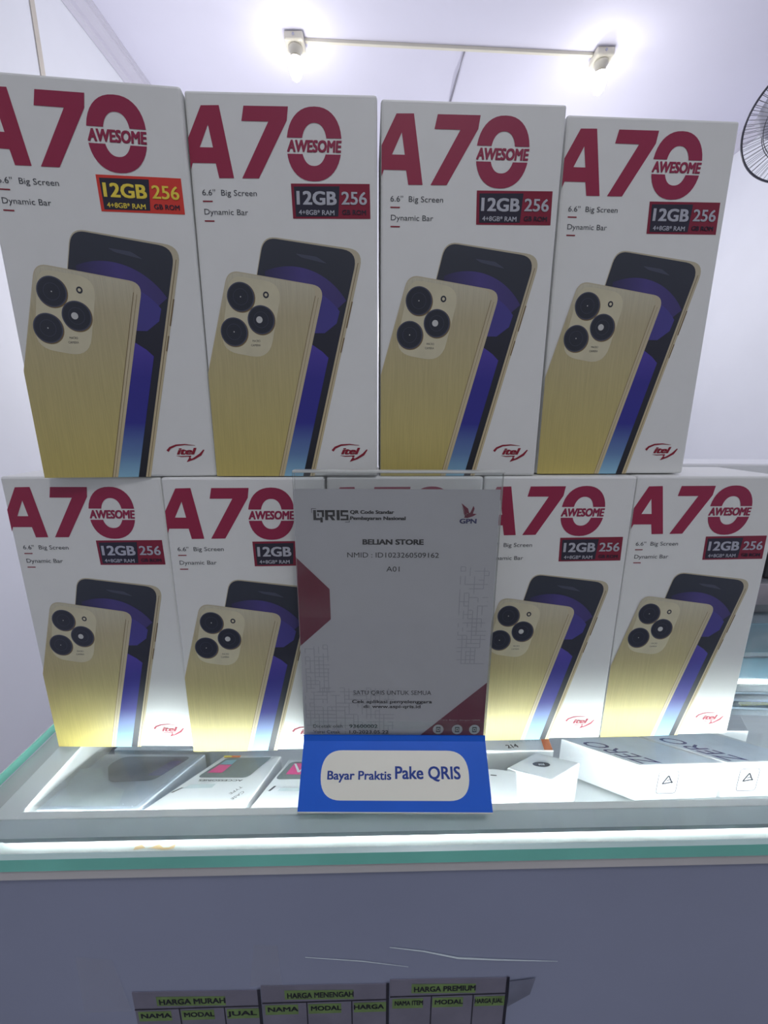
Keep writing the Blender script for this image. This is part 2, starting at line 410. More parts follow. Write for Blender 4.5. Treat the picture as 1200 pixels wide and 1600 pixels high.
# glass top, a slab of its own
gt = CB(); x0, x1, y0, y1, z0, z1 = 0, UW + .5, 0, VD + .5, ZT - .8, ZT
ch = .1
vs = [cf(x0, y0, z0), cf(x1, y0, z0), cf(x1, y1, z0), cf(x0, y1, z0),
      cf(x0, y0, z1 - ch), cf(x1, y0, z1 - ch), cf(x1, y1, z1 - ch), cf(x0, y1, z1 - ch),
      cf(x0 + ch * 2, y0 + ch * 2, z1), cf(x1 - ch, y0 + ch * 2, z1), cf(x1 - ch, y1 - ch, z1), cf(x0 + ch * 2, y1 - ch, z1)]
gt.add(vs, [(8, 9, 10, 11)], M['glass']); k = gt.mat(M['glass_edge']); kb = gt.mat(M['glass_bevel'])
for q in ((0, 1, 5, 4), (1, 2, 6, 5), (2, 3, 7, 6), (3, 0, 4, 7)): gt.f.append(list(q)); gt.mi.append(k)
for q in ((4, 5, 9, 8), (5, 6, 10, 9), (6, 7, 11, 10), (7, 4, 8, 11)): gt.f.append(list(q)); gt.mi.append(kb)
gtop = tag(gt.build('glass_countertop', world=True), 'clear glass top of the counter with a polished green edge, under all the boxes', 'glass top')

# ---------------------------------------------------------------- the printed phone box
BW, BH, BD = 8.5, 17.0, 4.6
def make_box(glint=False):
    root = empty('phone_box')
    c = MB(); c.box(0, BW, 0, BD, 0, BH, M['carton']); c.build('carton', root, bevel=.12)
    # title
    t = MB(); y = -.012; mm = M['maroon']
    A = [(.71, 16.43), (1.5, 16.45), (1.96, 13.67), (1.29, 13.66), (1.18, 14.24), (.15, 14.24), (.04, 13.98), (.04, 15.2)]
    Ai = [(.96, 15.72), (1.11, 14.85), (.52, 14.85)]
    t.poly([A[0], A[1], Ai[0]], y, mm); t.poly([A[1], A[2], A[3], A[4], Ai[1], Ai[0]], y, mm)
    t.poly([A[4], A[5], A[6], A[7], Ai[2], Ai[1]], y, mm); t.poly([A[7], A[0], Ai[0], Ai[2]], y, mm)
    t.poly([(2.58, 16.45), (4.54, 16.46), (4.46, 15.93), (3.09, 13.68), (2.33, 13.67), (3.64, 15.88), (2.45, 15.88)], y, mm)
    N = 40
    for sgn in (1, -1):
        o_ = ell(5.65, 15.04, 1.235, 1.44, N, .04, 2.25, 0, 2 * math.pi); i_ = ell(5.65, 15.04, .56, .83, N, .04, 2.25, 0, 2 * math.pi)
        cut = 15.29 if sgn > 0 else 14.67
        for k in range(N):
            q = [o_[k], o_[(k + 1) % N], i_[(k + 1) % N], i_[k]]
            # clip against the horizontal band that carries the word
            res = []
            for a_, b_ in zip(q, q[1:] + q[:1]):
                ia = (a_[1] - cut) * sgn >= 0; ib = (b_[1] - cut) * sgn >= 0
                if ia: res.append(a_)
                if ia != ib:
                    s = (cut - a_[1]) / (b_[1] - a_[1]); res.append((a_[0] + (b_[0] - a_[0]) * s, cut))
            if len(res) > 2: t.poly(res, y, mm)
    t.mesh(fit('AWESOME', 4.42, 6.89, 14.74, 15.21, .03, .12), y, mm)
    t.build('title_lettering', root)
    # small features
    t = MB(); mm = M['ink']
    t.mesh(fit("6.6''  Big Screen", .46, 2.95, 12.97, 13.2, 0), y, mm)
    t.mesh(fit('Dynamic Bar', .49, 2.5, 12.19, 12.42, 0), y, mm)
    t.poly([(.46, 12.7), (.91, 12.7), (.91, 12.755), (.46, 12.755)], y, M['logo'])
    t.poly([(.47, 11.9), (.92, 11.9), (.92, 11.955), (.47, 11.955)], y, M['logo'])
    t.build('feature_lettering', root)
    # storage badge
    t = MB(); pl, tx = (M['plate_glint'], M['foil_glint']) if glint else (M['plate'], M['foil'])
    t.poly([(4.53, 13.5), (8.15, 13.54), (8.18, 12.12), (4.57, 12.08)], -.01, pl)
    t.poly([(4.66, 13.38), (6.76, 13.42), (6.68, 12.2), (4.71, 12.16)], -.018, M['dark_plate'])
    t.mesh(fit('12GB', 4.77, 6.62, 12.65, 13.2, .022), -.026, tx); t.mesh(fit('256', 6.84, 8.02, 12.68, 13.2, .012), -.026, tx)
    t.mesh(fit('4+8GB* RAM', 4.85, 6.5, 12.24, 12.44, .01), -.026, tx if glint else M['foil'])
    t.mesh(fit('GB ROM', 6.86, 7.98, 12.27, 12.47, .012), -.026, M['dark_plate'])
    t.build('storage_badge', root)
    # phones
    t = MB(); y = -.010
    t.poly(rpoly([(2.55, 9.0), (3.12, 11.36), (7.86, 10.80), (5.16, 0), (3.3, 0)], [0, .62, .75, 0, 0]), y, M['gold_edge'])
    t.poly(rpoly([(2.58, 9.0), (3.15, 11.30), (7.58, 10.74), (4.92, 0), (3.3, 0)], [0, .6, .75, 0, 0]), y - .006, M['screen'])
    L, R = stroke([(7.5, 10.0), (7.05, 8.2)], [.05, .05])
    add_stroke(t, [(7.28, 8.55), (6.98, 7.35)], .06, y - .008, M['gold_line']); add_stroke(t, [(6.86, 6.9), (6.68, 6.2)], .06, y - .008, M['gold_line'])
    add_stroke(t, [(7.58, 10.25), (5.04, 0.0)], .03, y - .008, M['gold_line'])
    circ = [(4.3 + 3.17 * math.cos(a), 6.9 + 3.17 * math.sin(a)) for a in [math.radians(d) for d in range(32, 116, 4)]]
    t.poly(circ + [(3.2, 8.2), (5.8, 7.6)], y - .010, M['purple_dim'])
    t.poly(rpoly([(4.6, 10.62), (5.6, 10.5), (6.1, 10.2), (4.9, 10.45)], .1), y - .010, M['lens_ring'])
    circ = [(4.6 + 2.55 * math.cos(a), 6.6 + 2.55 * math.sin(a)) for a in [math.radians(d) for d in range(36, 80, 4)]]
    t.poly(circ + [(5.0, 8.0), (5.1, 7.1), (5.9, 7.1), (6.5, 7.55)], y - .012, M['purple'])
    t.poly([(4.9, 6.75), (5.34, 6.52), (5.75, 6.25), (6.06, 5.95), (4.56, 0), (3.3, 0)], y - .014, M['blue'])
    z0 = y - .02
    t.poly(rpoly([(.02, 5.2), (1.36, 9.88), (5.95, 9.20), (3.56, 0), (.02, 0)], [0, .55, .6, 0, 0]), z0, M['gold_edge'])
    t.poly(rpoly([(.02, 5.1), (1.39, 9.82), (5.62, 9.2), (3.28, 0), (.02, 0)], [0, .53, .6, 0, 0]), z0 - .006, M['gold'])
    add_stroke(t, [(5.50, 8.78), (3.29, .0)], .025, z0 - .012, M['gold_line']); add_stroke(t, [(5.64, 8.7), (3.42, .0)], .015, z0 - .012, M['gold_line'])
    t.poly(rpoly([(.72, 6.25), (1.46, 9.66), (3.95, 9.32), (3.12, 5.85)], [.9, .6, .9, .9]), z0 - .010, M['island'])
    for cx, cz in ((1.9, 8.7), (2.82, 7.68), (1.47, 7.12)):
        t.poly(ell(cx + .03, cz - .03, .67, .68, 36), z0 - .014, M['gold_line'])
        t.poly(ell(cx, cz, .655, .66, 36), z0 - .018, M['lens_ring']); t.poly(ell(cx, cz, .60, .61, 36), z0 - .022, M['lens'])
        t.poly(ell(cx, cz, .36, .37, 30), z0 - .024, M['lens_ring']); t.poly(ell(cx, cz, .345, .355, 30), z0 - .026, M['lens'])
        r = .155 if cx > 2.5 else .03
        t.poly(ell(cx - (.08 if r > .1 else 0), cz, r, r, 16), z0 - .030, M['lens_dot'])
    t.poly(ell(3.12, 8.8, .14, .15, 20), z0 - .016, M['lens']); t.poly(ell(3.12, 8.8, .07, .075, 16), z0 - .020, M['island'])
    t.mesh(fit('MACRO', 2.34, 2.72, 6.66, 6.76, .0), z0 - .016, M['ink']); t.mesh(fit('CAMERA', 2.26, 2.72, 6.46, 6.56, .0), z0 - .016, M['ink'])
    t.build('phone_picture', root)
    # maker's mark
    t = MB(); y = -.012; mm = M['logo']
    add_stroke(t, [(6.15, 1.33), (6.29, 1.5), (6.6, 1.63), (7.05, 1.67), (7.55, 1.62)], [.13, .11, .09, .06, .015], y, mm)
    t.mesh(fit('itel', 6.6, 7.6, 1.15, 1.5, .03, .3), y - .001, mm)
    add_stroke(t, [(6.55, 1.09), (6.8, 1.05), (7.29, 1.07)], [.01, .05, .05], y, mm)
    t.poly([(7.29, 1.09), (7.14, 1.07), (7.2, 1.0), (7.04, .76), (7.3, .9), (7.28, .98), (7.22, .96), (7.31, 1.06)], y - .002, mm)
    add_stroke(t, [(7.06, .78), (7.43, .94), (7.77, 1.15), (7.97, 1.40)], [.04, .1, .13, .06], y, mm)
    t.build('maker_logo', root)
    return root

rows = [
 # x, y, yaw deg, lean deg, top row?, label
 (-17.36, 20.42, 5.89, .83, 1, 'white phone box, leftmost of the upper row, its badge shining red and yellow'),
 (-8.87, 21.21, 1.45, -.30, 1, 'white phone box, second from left in the upper row'),
 (-0.22, 21.69, 2.07, 0, 1, 'white phone box, third from left in the upper row'),
 (8.56, 22.53, 2.64, -.45, 1, 'white phone box, rightmost of the upper row, below the right bulb'),
 (-20.28, 21.22, -.15, .6, 0, 'white phone box, leftmost of the lower row, at the glass edge'),
 (-11.69, 20.86, 1.35, 0, 0, 'white phone box in the lower row, partly covered on its right by the sign'),
 (-3.10, 21.45, 1.40, 0, 0, 'white phone box hidden behind the sign in the lower row'),
 (5.49, 21.82, 1.57, 0, 0, 'white phone box in the lower row, just right of the sign'),
 (14.06, 22.17, 1.91, 0, 0, 'white phone box, rightmost of the lower row'),
]
proto_glint = make_box(True); proto = make_box(False)
first = True
for i, (x, y, yaw, lean, top, lab) in enumerate(rows):
    if i == 0: o = proto_glint
    elif first: o = proto; first = False
    else: o = copy_tree(proto)
    z = ZT + (BH + .03 if top else 0)
    if lean < 0: z += math.sin(math.radians(-lean)) * BD
    o.location = W3(x, y, z); o.rotation_euler = (math.radians(lean), 0, math.radians(yaw))
    tag(o, lab, 'box', 'printed phone boxes in two rows on the counter')
# plain carton behind the right end of the lower row
b = MB(); b.box(0, 19, 0, 3.6, 0, 17.15, M['carton_plain'])
o = b.build('carton', bevel=.15); o.location = W3(15.2, 27.7, ZT); o.rotation_euler = (0, 0, math.radians(-.6))
tag(o, 'plain white carton behind the lower row at the right, only its top edge showing', 'box')

# ---------------------------------------------------------------- sign holder with payment sheet
holder = empty('sign_holder', (.6, 19.3, ZT))
tag(holder, 'clear acrylic countertop sign holder with a blue foot card in front of the boxes', 'sign holder')
def hpart(mb, name, bevel=0):
    o = mb.build(name, world=True, bevel=bevel); o.parent = holder; o.matrix_parent_inverse = Matrix.Translation(-holder.location); return o
HX0, HX1 = -4.42, 5.72
# profile of the bent acrylic: front sheet, foot, base, back sheet  (y, z)
def sheet(prof, th, x0, x1, m, edge, name):
    mb = MB(); P = [Vector(p) for p in prof]; n = len(P); off = []
    for i in range(n):
        d = (P[min(i + 1, n - 1)] - P[max(i - 1, 0)]).normalized(); off.append(P[i] + Vector((d.y, -d.x)) * th)
    for (u0, u1) in ((x0, x1),):
        A0 = [(u0, p.x, p.y) for p in P]; B0 = [(u1, p.x, p.y) for p in P]; A1 = [(u0, p.x, p.y) for p in off]; B1 = [(u1, p.x, p.y) for p in off]
        k = 0; vs = A0 + B0 + A1 + B1; fsA = []; fsE = []
        for i in range(n - 1):
            fsA.append((i, i + 1, n + i + 1, n + i)); fsE.append((i, 2 * n + i, 2 * n + i + 1, i + 1)); fsE.append((n + i, n + i + 1, 3 * n + i + 1, 3 * n + i))
            fsA.append((2 * n + i, 3 * n + i, 3 * n + i + 1, 2 * n + i + 1))
        fsE += [(0, n, 3 * n, 2 * n), (n - 1, 3 * n - 1, 4 * n - 1, 2 * n - 1)]
        mb.add(vs, fsA, m); base = len(mb.v) - 4 * n; e = mb.mat(edge)
        for f in fsE: mb.f.append([base + a for a in f]); mb.mi.append(e)
    return hpart(mb, name)
sheet([(19.26, -2.52), (19.26, -17.3), (19.12, -17.6), (17.06, -19.9)], -.1, HX0, HX1, M['acrylic'], M['acrylic_edge'], 'front_sheet')
sheet([(19.62, -2.42), (19.62, -19.86)], .12, HX0 + .03, HX1 + .12, M['acrylic'], M['acrylic_edge'], 'back_sheet')
b = MB(); b.box(HX0, HX1, 16.95, 19.75, ZT + .002, ZT + .1, M['acrylic_edge']); hpart(b, 'base_sheet', .03)
b = MB(); b.box(HX0, HX1 + .1, 19.22, 19.74, -2.52, -2.40, M['acrylic_edge']); hpart(b, 'top_fold', .03)
# blue card in the foot: upright lip, slope down to the glass
ca, cb_ = Vector((19.04, -17.62)), Vector((16.92, -20.0 + .02))
b = MB(); th = .05
prof = [(19.17, -17.30), (19.10, -17.60), (16.90, -19.96)]
for i in range(2):
    (y0, z0), (y1, z1) = prof[i], prof[i + 1]
    b.add([(HX0 - .03, y0, z0), (HX1 + .02, y0, z0), (HX1 + .02, y1, z1), (HX0 - .03, y1, z1)], [(0, 3, 2, 1)], M['blue_card'])
    b.add([(HX0 - .03, y0 + .06, z0), (HX1 + .02, y0 + .06, z0), (HX1 + .02, y1 + .06, z1), (HX0 - .03, y1 + .06, z1)], [(0, 1, 2, 3)], M['blue_card'])
b.box(HX0 - .03, HX1 + .02, 16.88, 17.0, ZT + .004, -19.95, M['pill'])
card = hpart(b, 'blue_foot_card')
# things on the slope: coordinates (x, s) with s = distance up the slope
SL = Vector((19.10 - 16.90, -17.60 + 19.96)); SLn = SL.normalized(); nrm = Vector((-SLn.y, SLn.x))
def slope(pts, off):
    r = []
    for p in pts:
        o_ = off + (p[2] if len(p) > 2 else 0); r.append((p[0], 16.90 + SLn.x * p[1] + nrm.x * o_, -19.96 + SLn.y * p[1] + nrm.y * o_))
    return r
b = MB(); pts = rpoly([(-3.36, .50), (4.66, .50), (4.66, 2.78), (-3.36, 2.78)], 1.13, 10)
b.add(slope(pts, .015), [tuple(range(len(pts)))], M['pill'])
o = b.build('slogan_label', card, world=True)
b = MB()
for s_, x0, x1, s0, s1 in (('Bayar Praktis', -3.0, .45, 1.42, 1.82), ('Pake QRIS', .66, 4.2, 1.46, 2.04)):
    vs, fs = fit(s_, x0, x1, s0, s1, .014); b.add(slope(vs, .03), fs, M['blue_ink'])
o = b.build('slogan_lettering', card, world=True)

# the printed sheet slipped between the acrylic panes
sheet_o = empty('payment_sheet', (.6, 19.44, -17.5))
tag(sheet_o, 'printed payment sheet with store name, standing inside the clear sign holder', 'sheet of paper')
def spart(mb, name):
    o = mb.build(name, world=True); o.parent = sheet_o; o.matrix_parent_inverse = Matrix.Translation(-sheet_o.location); return o
SY = 19.40
def PX(v): return v * SY / 19.25      # figures below were taken at y = 19.25
b = MB(); b.box(PX(-4.44), PX(5.66), SY, SY + .03, PX(-17.46), PX(-3.3), M['paper']); spart(b, 'paper')
# faint maze pattern
b = MB(); rnd = random.Random(3)
mzn = [0]
def mp(pts):
    mzn[0] += 1; b.poly([(PX(a_), PX(c_)) for a_, c_ in pts], SY - .004 - .00002 * mzn[0], M['paper_line'])
def maze(x0, x1, z0, z1, n):
    g = .24
    for _ in range(n):
        x = x0 + g * int(rnd.random() * (x1 - x0) / g); z = z0 + g * int(rnd.random() * (z1 - z0) / g)
        k = rnd.choice((1, 2, 2, 3))
        if rnd.random() < .5: mp([(x, z), (min(x1, x + g * k), z), (min(x1, x + g * k), z + .04), (x, z + .04)])
        else: mp([(x, z), (x + .04, z), (x + .04, min(z1, z + g * k)), (x, min(z1, z + g * k))])
        if rnd.random() < .08:
            for d in (0, g): mp([(x, z + d), (x + g, z + d), (x + g, z + d + .04), (x, z + d + .04)]); mp([(x + d, z), (x + d + .04, z), (x + d + .04, z + g), (x + d, z + g)])
maze(-4.2, -2.9, -14.6, -11.8, 70); maze(-4.3, 0.6, -17.2, -14.3, 190); maze(3.9, 5.4, -12.8, -7.3, 110)
spart(b, 'maze_pattern')
b = MB(); q = lambda pts: [(PX(x), PX(z)) for x, z in pts]
b.poly(q([(-4.43, -6.80), (-2.78, -8.51), (-2.76, -10.21), (-4.43, -11.78)]), SY - .01, M['wine'])
spart(b, 'wine_hexagon'); b = MB(); b.poly(q([(5.64, -13.94), (5.64, -17.45), (1.95, -17.45)]), SY - .01, M['wine'])
for i, cx in enumerate((3.09, 4.15, 5.12)):
    b.poly(q(ell(cx, -16.93, .30, .31, 24)), SY - .014, M['paper'])
    b.poly(q([(cx - .12, -17.1), (cx + .12, -17.1), (cx + .12, -16.76), (cx - .12, -16.76)]), SY - .018, M['ink'])
    b.poly(q([(cx - .08, -17.03), (cx + .08, -17.03), (cx + .08, -16.83), (cx - .08, -16.83)]), SY - .022, M['paper'])
    b.poly(q(ell(cx, -16.93, .05, .05, 10)), SY - .026, M['ink'])
b.mesh(([(PX(x), PX(z)) for x, z, _ in fit('Cara Bayar dengan QRIS', 3.17, 5.4, -16.36, -16.27, 0)[0]], fit('Cara Bayar dengan QRIS', 3.17, 5.4, -16.36, -16.27, 0)[1]), SY - .014, M['blush'])
spart(b, 'wine_triangle')
b = MB()
def tx(s_, x0, x1, z0, z1, bold, m=M['black_ink'], shear=0, sp=1.0):
    b.mesh(fit(s_, PX(x0), PX(x1), PX(z0), PX(z1), bold, shear, sp), SY - .01, m)
tx('QR Code Standar', -1.67, .5, -4.53, -4.35, .03); tx('Pembayaran Nasional', -1.67, 1.07, -4.84, -4.66, .03)
tx('BELIAN STORE', -1.07, 1.99, -6.11, -5.83, .028)
tx('NMID : ID1023260509162', -1.84, 2.77, -6.79, -6.53, .0); tx('A01', .13, .8, -7.54, -7.27, .0)
tx('SATU QRIS UNTUK SEMUA', -1.64, 2.63, -14.72, -14.46, .0)
tx('Cek aplikasi penyelenggara', -1.72, 2.69, -15.25, -15.05, .012); tx('di: www.aspi-qris.id', -1.09, 2.06, -15.56, -15.36, .012)
tx('Dicetak oleh :', -3.91, -2.1, -16.85, -16.65, 0); tx('93600002', -1.89, -.31, -16.85, -16.63, .006)
tx('Versi Cetak   :', -3.92, -2.1, -17.22, -17.02, 0); tx('1.0-2023.05.22', -1.89, .3, -17.22, -17.01, .006)
spart(b, 'lettering')
# payment logo: blocky letters between corner brackets
b = MB(); y = SY - .01; k = M['black_ink']
def rects(lst):
    for x0, x1, z0, z1 in lst: b.poly([(PX(x0), PX(z0)), (PX(x1), PX(z0)), (PX(x1), PX(z1)), (PX(x0), PX(z1))], y, k)
rects([(-3.48, -3.34, -4.80, -4.35), (-3.48, -3.14, -4.86, -4.75),                      # square Q
       (-3.30, -2.98, -4.46, -4.35), (-3.06, -2.95, -4.70, -4.35), (-3.27, -3.21, -4.66, -4.52), (-3.14, -3.02, -4.98, -4.72),
       (-2.90, -2.75, -4.86, -4.35), (-2.90, -2.45, -4.46, -4.35), (-2.52, -2.42, -4.62, -4.35), (-2.78, -2.42, -4.67, -4.59),
       (-2.33, -2.18, -4.86, -4.35),
       (-2.14, -1.76, -4.46, -4.35), (-2.14, -2.04, -4.62, -4.35), (-2.14, -1.76, -4.66, -4.58), (-1.85, -1.75, -4.86, -4.6), (-2.14, -1.76, -4.86, -4.78),
       (-3.57, -3.34, -4.29, -4.265), (-3.57, -3.545, -4.49, -4.265), (-1.92, -1.70, -4.965, -4.94), (-1.72, -1.695, -4.965, -4.76)])
b.poly(q([(-2.72, -4.62), (-2.58, -4.62), (-2.40, -4.86), (-2.56, -4.86)]), y, k)
spart(b, 'payment_logo')
b = MB()
b.mesh(fit('GPN', PX(3.73), PX(4.57), PX(-5.0), PX(-4.76), .025), y, M['navy'])
for pts in ([(3.78, -3.97), (4.12, -4.25), (4.2, -4.52), (4.0, -4.45)], [(3.82, -4.15), (4.0, -4.45), (4.18, -4.55), (3.98, -4.55)], [(3.86, -4.34), (3.98, -4.55), (4.14, -4.62), (3.98, -4.62)],
            [(4.38, -4.1), (4.44, -4.25), (4.36, -4.52), (4.24, -4.45)], [(4.0, -4.6), (4.24, -4.45), (4.36, -4.5), (4.56, -4.52), (4.36, -4.64), (4.1, -4.72), (3.94, -4.7)]):
    b.poly(q(pts), y - .002, M['wine'])
spart(b, 'bird_logo')

# ---------------------------------------------------------------- goods under the glass (top surfaces follow the sloping shelf)
def zs(y): return -21.9 - .3 * (y - 17)
DN = (0, .0, -2.0)
def lay(mb, pts, off, m):
    """flat patch on the sloping top of a box"""
    P = [(x, y + .29 * off, zs(y) + off) for x, y in pts]
    a = sum(P[i][0] * P[(i + 1) % len(P)][1] - P[(i + 1) % len(P)][0] * P[i][1] for i in range(len(P)))
    if a < 0: P = P[::-1]
    mb.add(P, [tuple(range(len(P)))], m)
def lay_text(mb, s_, org, ux, uy, h, wid, m, bold=0, off=.03):
    """lettering on the slope: org corner, ux / uy direction vectors in x-y"""
    vs, fs = fit(s_, 0, wid, 0, h, bold); P = []
    for a, c_, d_ in vs:
        x = org[0] + ux[0] * a + uy[0] * c_; y = org[1] + ux[1] * a + uy[1] * c_; P.append((x, y, zs(y) + off + d_))
    mb.add(P, fs, m)
def slope_box(name, quad, m, th=2.0, bevel=.08, mside=None):
    th += .8
    P = [(x, y, zs(y)) for x, y in quad]
    org = Vector((sum(p[0] for p in P) / len(P), sum(p[1] for p in P) / len(P), min(p[2] for p in P) - th))
    root = empty(name, tuple(org))
    mb = MB(); mb.prism(P, (0, 0, -th), m, mside)
    def part(mb_, nm, bev=0):
        o = mb_.build(nm, world=True, bevel=bev); o.parent = root; o.matrix_parent_inverse = Matrix.Translation(-root.location); return o
    part(mb, 'package', bevel)
    return root, part
# dark phone-case pack at the left
r, part = slope_box('phone_case_pack', [(-20.5, 19.13), (-14.5, 19.17), (-13.2, 25.1), (-20.6, 25.06)], M['slate_light'], 2.2)
tag(r, 'dark grey phone case in a clear sleeve under the glass, at the left', 'phone case')
b = MB(); lay(b, rpoly([(-19.4, 23.6), (-19.0, 24.7), (-14.0, 24.7), (-15.2, 21.9), (-18.0, 21.7)], .5), .03, M['slate'])
lay(b, rpoly([(-15.9, 22.4), (-15.2, 24.1), (-14.4, 24.1), (-14.9, 22.4)], .2), .06, M['purple']); part(b, 'case_window')
b = MB(); P = [(-19.9, 19.4), (-15.8, 19.4), (-16.4, 20.9), (-17.6, 21.3), (-19.6, 23.2), (-20.9, 23.1)]
lay(b, P, .08, M['frame_grey']); part(b, 'paper_flap')
b = MB(); P = [(x, y, zs(y) + .22) for x, y in [(-20.6, 19.2), (-14.6, 19.24), (-13.3, 25.0), (-21.2, 25.0)]]; b.add(P, [(0, 1, 2, 3)], M['film']); part(b, 'clear_sleeve')
# white packs with a window
r, part = slope_box('accessory_pack', [(-14.2, 19.17), (-8.3, 19.2), (-7.5, 24.9), (-11.74, 24.88)], M['carton_plain'], 2.75)
tag(r, 'white accessory box with grey window and pink patch, under the glass left of the sign', 'accessory box', 'accessory boxes under the glass')
b = MB(); lay(b, rpoly([(-12.5, 22.25), (-9.1, 22.25), (-8.15, 24.7), (-11.4, 24.5)], [.4, .4, .2, .2]), .03, M['window_grey'])
lay(b, [(-12.02, 22.75), (-11.0, 22.75), (-10.7, 23.68), (-11.56, 23.68)], .05, M['pink'])
lay(b, [(-11.56, 23.72), (-10.7, 23.72), (-10.55, 24.3), (-11.3, 24.25)], .05, M['cyan']); part(b, 'window')
b = MB(); lay(b, [(-11.6, 24.56), (-10.5, 24.62), (-10.45, 24.85), (-11.6, 24.85)], .04, M['orange'])
lay(b, [(-11.66, 24.6), (-11.1, 24.6), (-11.1, 24.8), (-11.66, 24.8)], .06, M['yellow']); part(b, 'sticker')
b = MB(); lay_text(b, 'ACCESSORIES', (-9.3, 22.05), (-1, 0), (0, -1), .18, 2.9, M['ink'], .01)
lay_text(b, 'CASE', (-8.9, 20.9), (-.55, -.83), (.83, -.55), .2, .9, M['ink']); lay_text(b, 'TYPE', (-9.2, 21.4), (-.55, -.83), (.83, -.55), .2, .9, M['ink'])
lay(b, [(-12.9, 21.1), (-11.0, 21.2), (-10.9, 21.6), (-12.5, 21.5)], .03, M['frame_grey']); lay(b, [(-13.4, 20.7), (-13.25, 20.7), (-12.8, 21.2), (-12.95, 21.2)], .03, M['ink'])
part(b, 'lettering')
r, part = slope_box('accessory_pack', [(-8.0, 19.2), (-2.4, 19.25), (-2.6, 24.6), (-6.85, 24.45)], M['carton_plain'], 2.7)
tag(r, 'white accessory box with pink window, under the glass, half behind the sign foot', 'accessory box', 'accessory boxes under the glass')
b = MB(); lay(b, rpoly([(-7.2, 22.1), (-3.4, 22.15), (-3.3, 24.2), (-6.6, 24.1)], .35), .03, M['window_grey'])
lay(b, [(-6.6, 22.6), (-4.0, 22.6), (-3.9, 23.9), (-6.3, 23.9)], .05, M['pink']); part(b, 'window')
b = MB(); lay(b, [(-6.3, 23.8), (-6.15, 23.8), (-5.75, 23.0), (-5.4, 23.8), (-5.3, 23.8), (-5.7, 22.8), (-5.85, 22.8)], .07, M['carton_plain'])
lay(b, [(-7.3, 20.9), (-7.15, 20.9), (-6.9, 21.4), (-7.05, 21.4)], .03, M['ink']); lay(b, [(-6.7, 20.9), (-5.0, 20.9), (-5.0, 21.2), (-6.6, 21.2)], .03, M['frame_grey']); part(b, 'lettering')
# small white pack at the right of the sign
r, part = slope_box('cable_box', [(4.4, 20.2), (8.4, 20.2), (9.25, 23.1), (7.8, 23.45), (4.6, 23.3)], M['carton_plain'], 2.6)
tag(r, 'small plain white box under the glass just right of the sign foot', 'box', 'white boxes under the glass')
b = MB(); lay(b, [(7.3, 22.6), (7.7, 22.55), (7.75, 22.65), (7.35, 22.7)], .03, M['ink']); part(b, 'lettering')
# camera box, turned about 40 degrees, black oval
r, part = slope_box('charger_box', [(8.7, 23.5), (11.28, 22.15), (14.2, 24.17), (11.55, 25.5)], M['carton_plain'], 2.58)
tag(r, 'small white box with a black oval mark, standing askew under the glass', 'box', 'white boxes under the glass')
b = MB(); lay(b, [(11.3 + .62 * math.cos(t * .3), 23.92 + .3 * math.sin(t * .3)) for t in range(21)], .03, M['ink'])
lay_text(b, 'mi', (11.1, 23.8), (1, 0), (0, 1), .24, .4, M['carton_plain'], .01, .05)
for k_ in range(3): lay(b, [(9.1 + .08 * k_, 22.95 - .12 * k_ + .4), (10.0 + .08 * k_, 22.5 - .12 * k_ + .4), (10.0 + .08 * k_, 22.54 - .12 * k_ + .4), (9.1 + .08 * k_, 22.99 - .12 * k_ + .4)], .03, M['frame_grey'])
part(b, 'lettering')
# written carton label lying behind, orange strip
r, part = slope_box('labelled_box', [(5.2, 25.7), (13.0, 25.75), (13.8, 29.2), (5.4, 29.0)], M['carton_plain'], 2.58)
tag(r, 'white box with scribbled numbers and an orange strip, behind the oval-marked box', 'box', 'white boxes under the glass')
b = MB(); lay_text(b, '214', (9.6, 26.0), (.97, .2), (-.2, .97), .5, .95, M['ink'], .02); lay_text(b, 'REDMI  MI 1303', (10.0, 26.8), (1, .12), (-.1, .9), .32, 2.6, M['frame_grey'], .01)
lay(b, [(12.3, 25.8), (12.95, 25.8), (13.7, 29.1), (13.1, 29.1)], .03, M['orange']); part(b, 'lettering')
